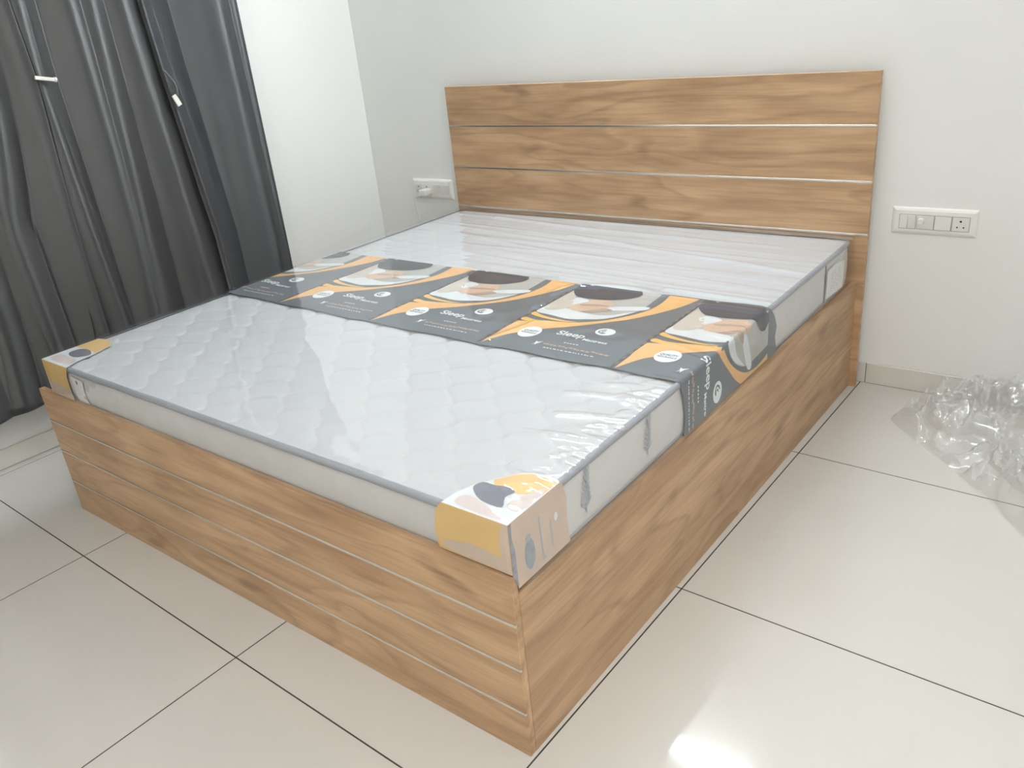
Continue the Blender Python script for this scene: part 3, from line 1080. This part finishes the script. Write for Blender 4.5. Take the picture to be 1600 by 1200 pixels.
def curtain(name, e0, e1, z0, z1, ridges, m, label, back=0.0, seed=0):
    """hanging cloth: crests at the ridge lines (polyline of (y,z), height, crest radius), falling away on both sides"""
    ny, nz = int((e1[0][0] - e0[0][0]) / 0.004), 60
    V, F = [], []
    for j in range(nz + 1):
        z = z1 + (z0 - z1) * j / nz
        y0, y1 = at_z(e0, z), at_z(e1, z)
        ys = [(at_z(pl, z), h, r) for pl, h, r in ridges]
        for i in range(ny + 1):
            y = y0 + (y1 - y0) * i / ny
            d = -1
            for yc, h, r in ys:
                q = math.sqrt((y - yc) ** 2 + r * r) - r
                d = max(d, h - 0.46 * q)
            d += 0.005 * noise.noise((y * 6, z * 0.5, seed)) + 0.0022 * noise.noise((y * 19, z * 1.1, seed + 3))
            low = max(0, 1 - (z - z0) / 0.25)
            hem = 0.008 * math.sin(y * 16 + seed) * low
            V.append((CXB - back + d + hem, y, z + 0.006 * math.sin(y * 9 + seed) * max(0, 1 - (z - z0) / 0.1)))
    w_ = ny + 1
    for j in range(nz):
        for i in range(ny):
            a = j * w_ + i
            F.append((a, a + w_, a + w_ + 1, a + 1))
    o = mesh_obj(name, V, F, m, None, True)
    sol = o.modifiers.new('cloth_thickness', 'SOLIDIFY')
    sol.thickness = 0.0016
    tag(o, label, 'curtain', 'dark curtains along the left wall')
    return o


ZB, ZT = 0.224, 2.42
S1 = [(0.468, 1.6), (0.478, 1.338), (0.457, 0.83), (0.452, 0.40)]
S2 = [(0.926, 1.56), (0.942, 1.31), (0.960, 1.165), (1.012, 0.63), (1.012, 0.45)]
SH = lambda pl, d: [(a + d, b) for a, b in pl]
curtain('curtain', [(-0.75, 1)], SH(S1, -0.0015), ZB, ZT,
        [(SH(S1, -0.006), 0.0, 0.022), ([(0.36, 1.6), (0.31, 1.2), (0.245, 0.87), (0.258, 0.42)], -0.008, 0.020),
         ([(0.25, 1.2), (0.13, 0.9), (0.10, 0.3)], -0.012, 0.03), ([(0.0, 1.6), (-0.05, 0.3)], 0, 0.03), ([(-0.25, 1.6), (-0.28, 0.3)], 0, 0.03),
         ([(-0.5, 1.6), (-0.52, 0.3)], 0, 0.03), ([(-0.74, 1.6), (-0.74, 0.3)], 0, 0.03)],
        M['curtain'], 'dark charcoal curtain panel at the far left edge, hanging past the footboard corner', 0, 1)
curtain('curtain', SH(S1, 0.0015), SH(S2, -0.0015), ZB, ZT,
        [([(0.497, 1.6), (0.486, 1.338), (0.503, 0.82), (0.524, 0.40)], -0.003, 0.016), ([(0.664, 1.6), (0.668, 1.0), (0.666, 0.7), (0.653, 0.40)], 0.006, 0.030),
         ([(0.745, 1.6), (0.724, 1.0), (0.704, 0.7), (0.69, 0.4)], 0.004, 0.026), ([(0.855, 1.6), (0.885, 1.1), (0.919, 0.65), (0.930, 0.42)], 0.006, 0.032)],
        M['curtain'], 'middle charcoal curtain panel with three sharp pale-edged vertical folds', 0.006, 5)
curtain('curtain', SH(S2, 0.0015), [(1.352, 1)], ZB, ZT,
        [(SH(S2, 0.006), 0.0, 0.006),
         ([(1.257, 1.6), (1.272, 1.0), (1.283, 0.6), (1.280, 0.4)], 0.004, 0.034), ([(1.335, 1.6), (1.342, 0.4)], -0.004, 0.010)],
        M['curtain2'], 'flat blue-grey curtain panel nearest the room corner, ending at the white wall', 0, 9)
rod = empty('curtain_rod', (CXB, 0, 2.45))
tag(rod, 'dark round curtain rod above the charcoal curtains', 'curtain rod')
bm = bmesh.new()
cyl(bm, (0, 0.3, 0), (0, 1, 0), 0.012, 2.3, 16)
bm_obj('rod', bm, M['rod'], rod)
for y in (-0.86, 1.46):
    bm = bmesh.new()
    bmesh.ops.create_uvsphere(bm, u_segments=12, v_segments=8, radius=0.02, matrix=Matrix.Translation((0, y, 0)))
    bm_obj('finial', bm, M['rod'], rod, True)
for y in (-0.72, 1.38):
    box('bracket', (left_x(y) - CXB + 0.0005, y - 0.012, -0.02), (0.008, y + 0.012, -0.006), M['rod'], rod, 0.002)
for k in range(15):
    y = -0.72 + k * 0.145
    bm = bmesh.new()
    tube(bm, [(0.018 * math.cos(a), y, -0.004 + 0.020 * math.sin(a)) for a in [i / 12 * math.tau for i in range(13)]], 0.002, 6)
    bm_obj('curtain_ring', bm, M['rod'], rod, True)

# clip and tag on the curtain edges
clip = empty('curtain_clip', (-0.4135, 0.498, 1.329))
tag(clip, 'small white bar clip pinching two charcoal curtain edges together, upper left', 'clip')
bm = bmesh.new()
bm_box(bm, (-0.004, -0.033, -0.006), (0.006, 0.033, 0.006), 0.002)
o = bm_obj('bar', bm, M['plastic'], clip)
o.rotation_euler = (math.radians(-12), 0, 0)
bm = bmesh.new()
cyl(bm, (0.001, 0.034, -0.007), (0, 1, -0.2), 0.0085, 0.006, 12)
bm_obj('end_cap', bm, M['plastic2'], clip)
tg = empty('hanging_tag', (-0.4100, 0.962, 1.195))
tag(tg, 'small white tag on a grey loop at the curtain edge right of the clip', 'tag')
bm = bmesh.new()
tube(bm, smooth_line([(0.0, -0.018, 0.112), (0.006, -0.006, 0.09), (0.010, 0.010, 0.055), (0.007, 0.008, 0.018)], 4), 0.0045, 8)
bm_obj('loop', bm, M['cord'], tg, True)
bm = bmesh.new()
bm_box(bm, (0.001, -0.007, -0.022), (0.007, 0.013, 0.022), 0.002)
o = bm_obj('tag_plate', bm, M['plastic'], tg)
o.rotation_euler = (math.radians(22), 0, 0)


# ------------------------------------------------------------------ switch boards
def plate(name, x0, x1, z0, z1, label):
    t = empty(name, ((x0 + x1) / 2, YB, (z0 + z1) / 2))
    tag(t, label, 'switchboard')
    w, h = (x1 - x0) / 2, (z1 - z0) / 2
    bm = bmesh.new()
    # bevelled cover: back rectangle, front smaller rectangle
    rings = [(w, h, -0.0005), (w, h, -0.004), (w - 0.003, h - 0.003, -0.0085), (w - 0.010, h - 0.010, -0.0120), (w - 0.020, h - 0.018, -0.0125)]
    prev = None
    for a, b, y in rings:
        cur = [bm.verts.new(v) for v in ((-a, y, -b), (a, y, -b), (a, y, b), (-a, y, b))]
        if prev:
            for i in range(4):
                bm.faces.new((prev[i], prev[(i + 1) % 4], cur[(i + 1) % 4], cur[i]))
        prev = cur
    bm.faces.new(prev)
    bmesh.ops.recalc_face_normals(bm, faces=bm.faces)
    bm_obj('cover_plate', bm, M['plastic'], t)
    return t


def socket(t, cx, cz, w=0.025, h=0.0225):
    s = box('socket', (cx - w, -0.0145, cz - h), (cx + w, -0.0126, cz + h), M['plastic2'], t, 0.0015)
    for dx, dz, r in ((-0.0005, 0.010, 0.0034), (-0.0095, -0.0095, 0.0026), (0.0095, -0.0095, 0.0026)):
        bm = bmesh.new()
        cyl(bm, (cx + dx, -0.01455, cz + dz), (0, 1, 0), r, 0.0006, 14)
        bm_obj('pin_hole', bm, M['hole'], s)
    return s


def rocker(t, cx, cz, w, h, tilt):
    bm = bmesh.new()
    v = [bm.verts.new(p) for p in ((cx - w, -0.0126, cz - h), (cx + w, -0.0126, cz - h), (cx + w, -0.0126, cz + h), (cx - w, -0.0126, cz + h))]
    f = [bm.verts.new(p) for p in ((cx - w, -0.0150 - tilt, cz - h), (cx + w, -0.0150 - tilt, cz - h), (cx + w, -0.0150 + tilt, cz + h), (cx - w, -0.0150 + tilt, cz + h))]
    bm.faces.new(f)
    for i in range(4):
        bm.faces.new((v[i], v[(i + 1) % 4], f[(i + 1) % 4], f[i]))
    bmesh.ops.recalc_face_normals(bm, faces=bm.faces)
    bmesh.ops.bevel(bm, geom=list(bm.edges), offset=0.0007, segments=1, affect='EDGES')
    return bm_obj('rocker_switch', bm, M['plastic2'], t)


sb = plate('switchboard', 1.9845, 2.2445, 0.5765, 0.6665, 'white switchboard with switches, knob and one socket on the wall right of headboard')
ox, oz = (1.9845 + 2.2445) / 2, (0.5765 + 0.6665) / 2
L_ = lambda x: x - ox
frame = lambda x, w=0.0268: box('module_frame', (L_(x) - w, -0.0129, -0.0265), (L_(x) + w, -0.0124, 0.0225), M['module_gap'], sb)
for x in (2.0348, 2.0900, 2.1430, 2.1965):
    frame(x)
rocker(sb, L_(2.0220), -0.002, 0.0122, 0.0225, 0.0014)
rocker(sb, L_(2.0475), -0.002, 0.0122, 0.0225, -0.0014)
box('regulator_plate', (L_(2.0645), -0.0142, -0.0245), (L_(2.1155), -0.0128, 0.0205), M['plastic2'], sb, 0.001)
bm = bmesh.new()
cyl(bm, (L_(2.0770), -0.0200, 0.002), (0, -1, 0), 0.0105, 0.012, 20, 0.0085)
bm_box(bm, (L_(2.0755), -0.0285, -0.006), (L_(2.0785), -0.0255, 0.010), 0.0008)
bm_obj('regulator_knob', bm, M['plastic'], sb)
rocker(sb, L_(2.1430), -0.002, 0.0245, 0.0225, 0.0016)
socket(sb, L_(2.1965), -0.002)

sl = plate('switchboard', -0.2710, -0.0110, 0.5850, 0.6800, 'white socket board beside the headboard, charger plugged in, by the room corner')
ox2, oz2 = -0.141, 0.6325
for cx in (-0.088, -0.034):
    socket(sl, cx, 0.0)
rocker(sl, 0.02, 0.0, 0.0122, 0.0225, 0.0014)
rocker(sl, 0.046, 0.0, 0.0122, 0.0225, -0.0014)
box('blank_module', (0.062, -0.0145, -0.0225), (0.11, -0.0126, 0.0225), M['plastic2'], sl, 0.0012)
# charger
ch = empty('phone_charger', (-0.165, YB - 0.0146, 0.622))
tag(ch, 'small white phone charger with a thin cable, plugged into the socket board', 'charger')
bm = bmesh.new()
bm_box(bm, (-0.020, -0.050, -0.014), (0.022, 0.0, 0.014), 0.004, 3)
bm_obj('charger_body', bm, M['plastic'], ch, True)
bm = bmesh.new()
bm_box(bm, (-0.040, -0.046, -0.022), (-0.021, -0.036, -0.013), 0.002)
bm_box(bm, (-0.026, -0.047, -0.020), (-0.014, -0.030, -0.010), 0.002)
bm_obj('cable_plug', bm, M['plastic2'], ch)
bm = bmesh.new()
tube(bm, smooth_line([(-0.040, -0.041, -0.018), (-0.058, -0.040, -0.028), (-0.072, -0.032, -0.055), (-0.079, -0.018, -0.095), (-0.080, -0.010, -0.145),
                      (-0.076, -0.008, -0.20), (-0.085, -0.008, -0.30), (-0.08, -0.008, -0.40), (-0.095, -0.010, -0.52), (-0.090, -0.02, -0.60), (-0.05, -0.035, -0.617)], 5), 0.0018, 8)
bm_obj('cable', bm, M['plastic'], ch, True)

# ------------------------------------------------------------------ loose plastic film on the floor
FOLDS = []
rnd = random.Random(21)
for q in range(30):
    a = rnd.uniform(0, math.pi)
    FOLDS.append((math.cos(a), math.sin(a), rnd.uniform(4.0, 18.0) if q < 16 else rnd.uniform(20.0, 42.0), rnd.uniform(0, 1)))


def tri(t):
    t = t - math.floor(t)
    return abs(2 * t - 1)


def crumple(x, y):
    """facets between straight creases, 0..1-ish"""
    h = 0
    wx, wy = x + 0.05 * noise.noise((x * 6, y * 6, 2)), y + 0.05 * noise.noise((x * 6, y * 6, 6))
    for cxx, cyy, fr, ph in FOLDS:
        k = max(0.0, 0.55 + 0.9 * noise.noise((wx * 4 + ph * 9, wy * 4, ph * 5)))
        h += tri((wx * cxx + wy * cyy) * fr + ph) / fr * k
    return h


def edge_loop():
    return [(2.105, 1.785), (2.125, 1.90), (2.20, 1.985), (2.30, 2.02), (2.45, 2.03), (2.62, 2.025), (2.80, 2.02), (2.98, 1.98), (3.04, 1.75), (2.98, 1.45),
            (2.86, 1.22), (2.72, 1.16), (2.60, 1.24), (2.49, 1.375), (2.37, 1.515), (2.245, 1.64), (2.15, 1.72)]


LOOP = smooth_poly(edge_loop(), 14)
nl = len(LOOP)
pc = (2.56, 1.72)
NR = 120
CM0 = sum(crumple(2.2 + 0.07 * (q % 10), 1.3 + 0.07 * (q // 10)) for q in range(100)) / 100
V, F = [], []
for lay, (ccx, ccy, scl, lift, so) in enumerate(((2.56, 1.72, 1.0, 0.0, 0.0), (2.56, 1.80, 0.80, 0.022, 0.43))):
    base = len(V)
    for j in range(NR + 1):
        t = j / NR
        for i in range(nl):
            ex, ey = LOOP[i]
            x, y = ccx + (ex - pc[0]) * t * scl, ccy + (ey - pc[1]) * t * scl
            q = 1 - t
            mound = 0.05 * (1 - t ** 4) + 0.13 * math.exp(-((x - 2.32) ** 2 + (y - 1.92) ** 2) / 0.012) + 0.17 * math.exp(-((x - 2.60) ** 2 + (y - 1.86) ** 2) / 0.02)
            c = crumple(x + so, y - so)
            z = 0.001 + lift * min(1, q * 5) + min(1, q * 9 + 0.12) * (mound * 0.6 + max(0.004 * c, 0.030 + 0.25 * (c - CM0)))
            dx = 0.035 * noise.noise((x * 9, y * 9, 11 + so)) * min(1, q * 6 + 0.25)
            dy = 0.035 * noise.noise((x * 9, y * 9, 17 + so)) * min(1, q * 6 + 0.25)
            V.append((x + dx, min(y + dy, YB - 0.012), max(z, 0.0012 + 0.0015 * lay)))
    for j in range(NR):
        for i in range(nl):
            a, b = base + j * nl + i, base + j * nl + (i + 1) % nl
            F.append((a, a + nl, b + nl, b))
ps = mesh_obj('plastic_sheet', V, F, M['loose_film'], None, True)
tag(ps, 'crumpled heap of clear plastic film lying on the tiles by the back wall', 'plastic sheet')

# ------------------------------------------------------------------ lamps (outside the frame)
def batten(x, y, rot, m, label):
    t = empty('tube_light', (x, y, 2.28))
    t.rotation_euler = (0, 0, rot)
    tag(t, label, 'lamp')
    box('batten', (-0.61, -0.050, -0.030), (0.61, -0.0005, 0.030), M['plastic'], t, 0.003)
    bm = bmesh.new()
    bm_box(bm, (-0.59, -0.095, -0.040), (0.59, -0.051, 0.040), 0.014, 3)
    bm_obj('diffuser', bm, m, t, True)
    for s in (-1, 1):
        box('end_cap', (s * 0.6 - 0.009, -0.097, -0.042), (s * 0.6 + 0.009, -0.048, 0.042), M['plastic'], t, 0.004)


batten(0.99, YB, 0, M['tube'], 'white LED batten light on the wall above the headboard')
batten(XR, -0.7, -math.pi / 2, M['fill_tube'], 'added white LED fill batten on the right-hand wall, facing the curtains')  # added unseen fill lamp, lifts the room's brightness
for k, (x, y) in enumerate(((2.1, -1.8), (3.2, -0.9))):  # unseen ceiling fills, added to brighten the room as a whole
    p = empty('ceiling_fill_light', (x, y, ZC))
    tag(p, 'added round white LED ceiling fill light ' + ('nearer the curtain wall' if k == 0 else 'farther from the curtain wall'), 'lamp')
    bm = bmesh.new()
    cyl(bm, (0, 0, -0.012), (0, 0, 1), 0.17, 0.0235, 40)
    bm_obj('rim', bm, M['plastic'], p)
    bm = bmesh.new()
    cyl(bm, (0, 0, -0.026), (0, 0, 1), 0.155, 0.004, 40)
    bm_obj('diffuser', bm, M['panel'], p)
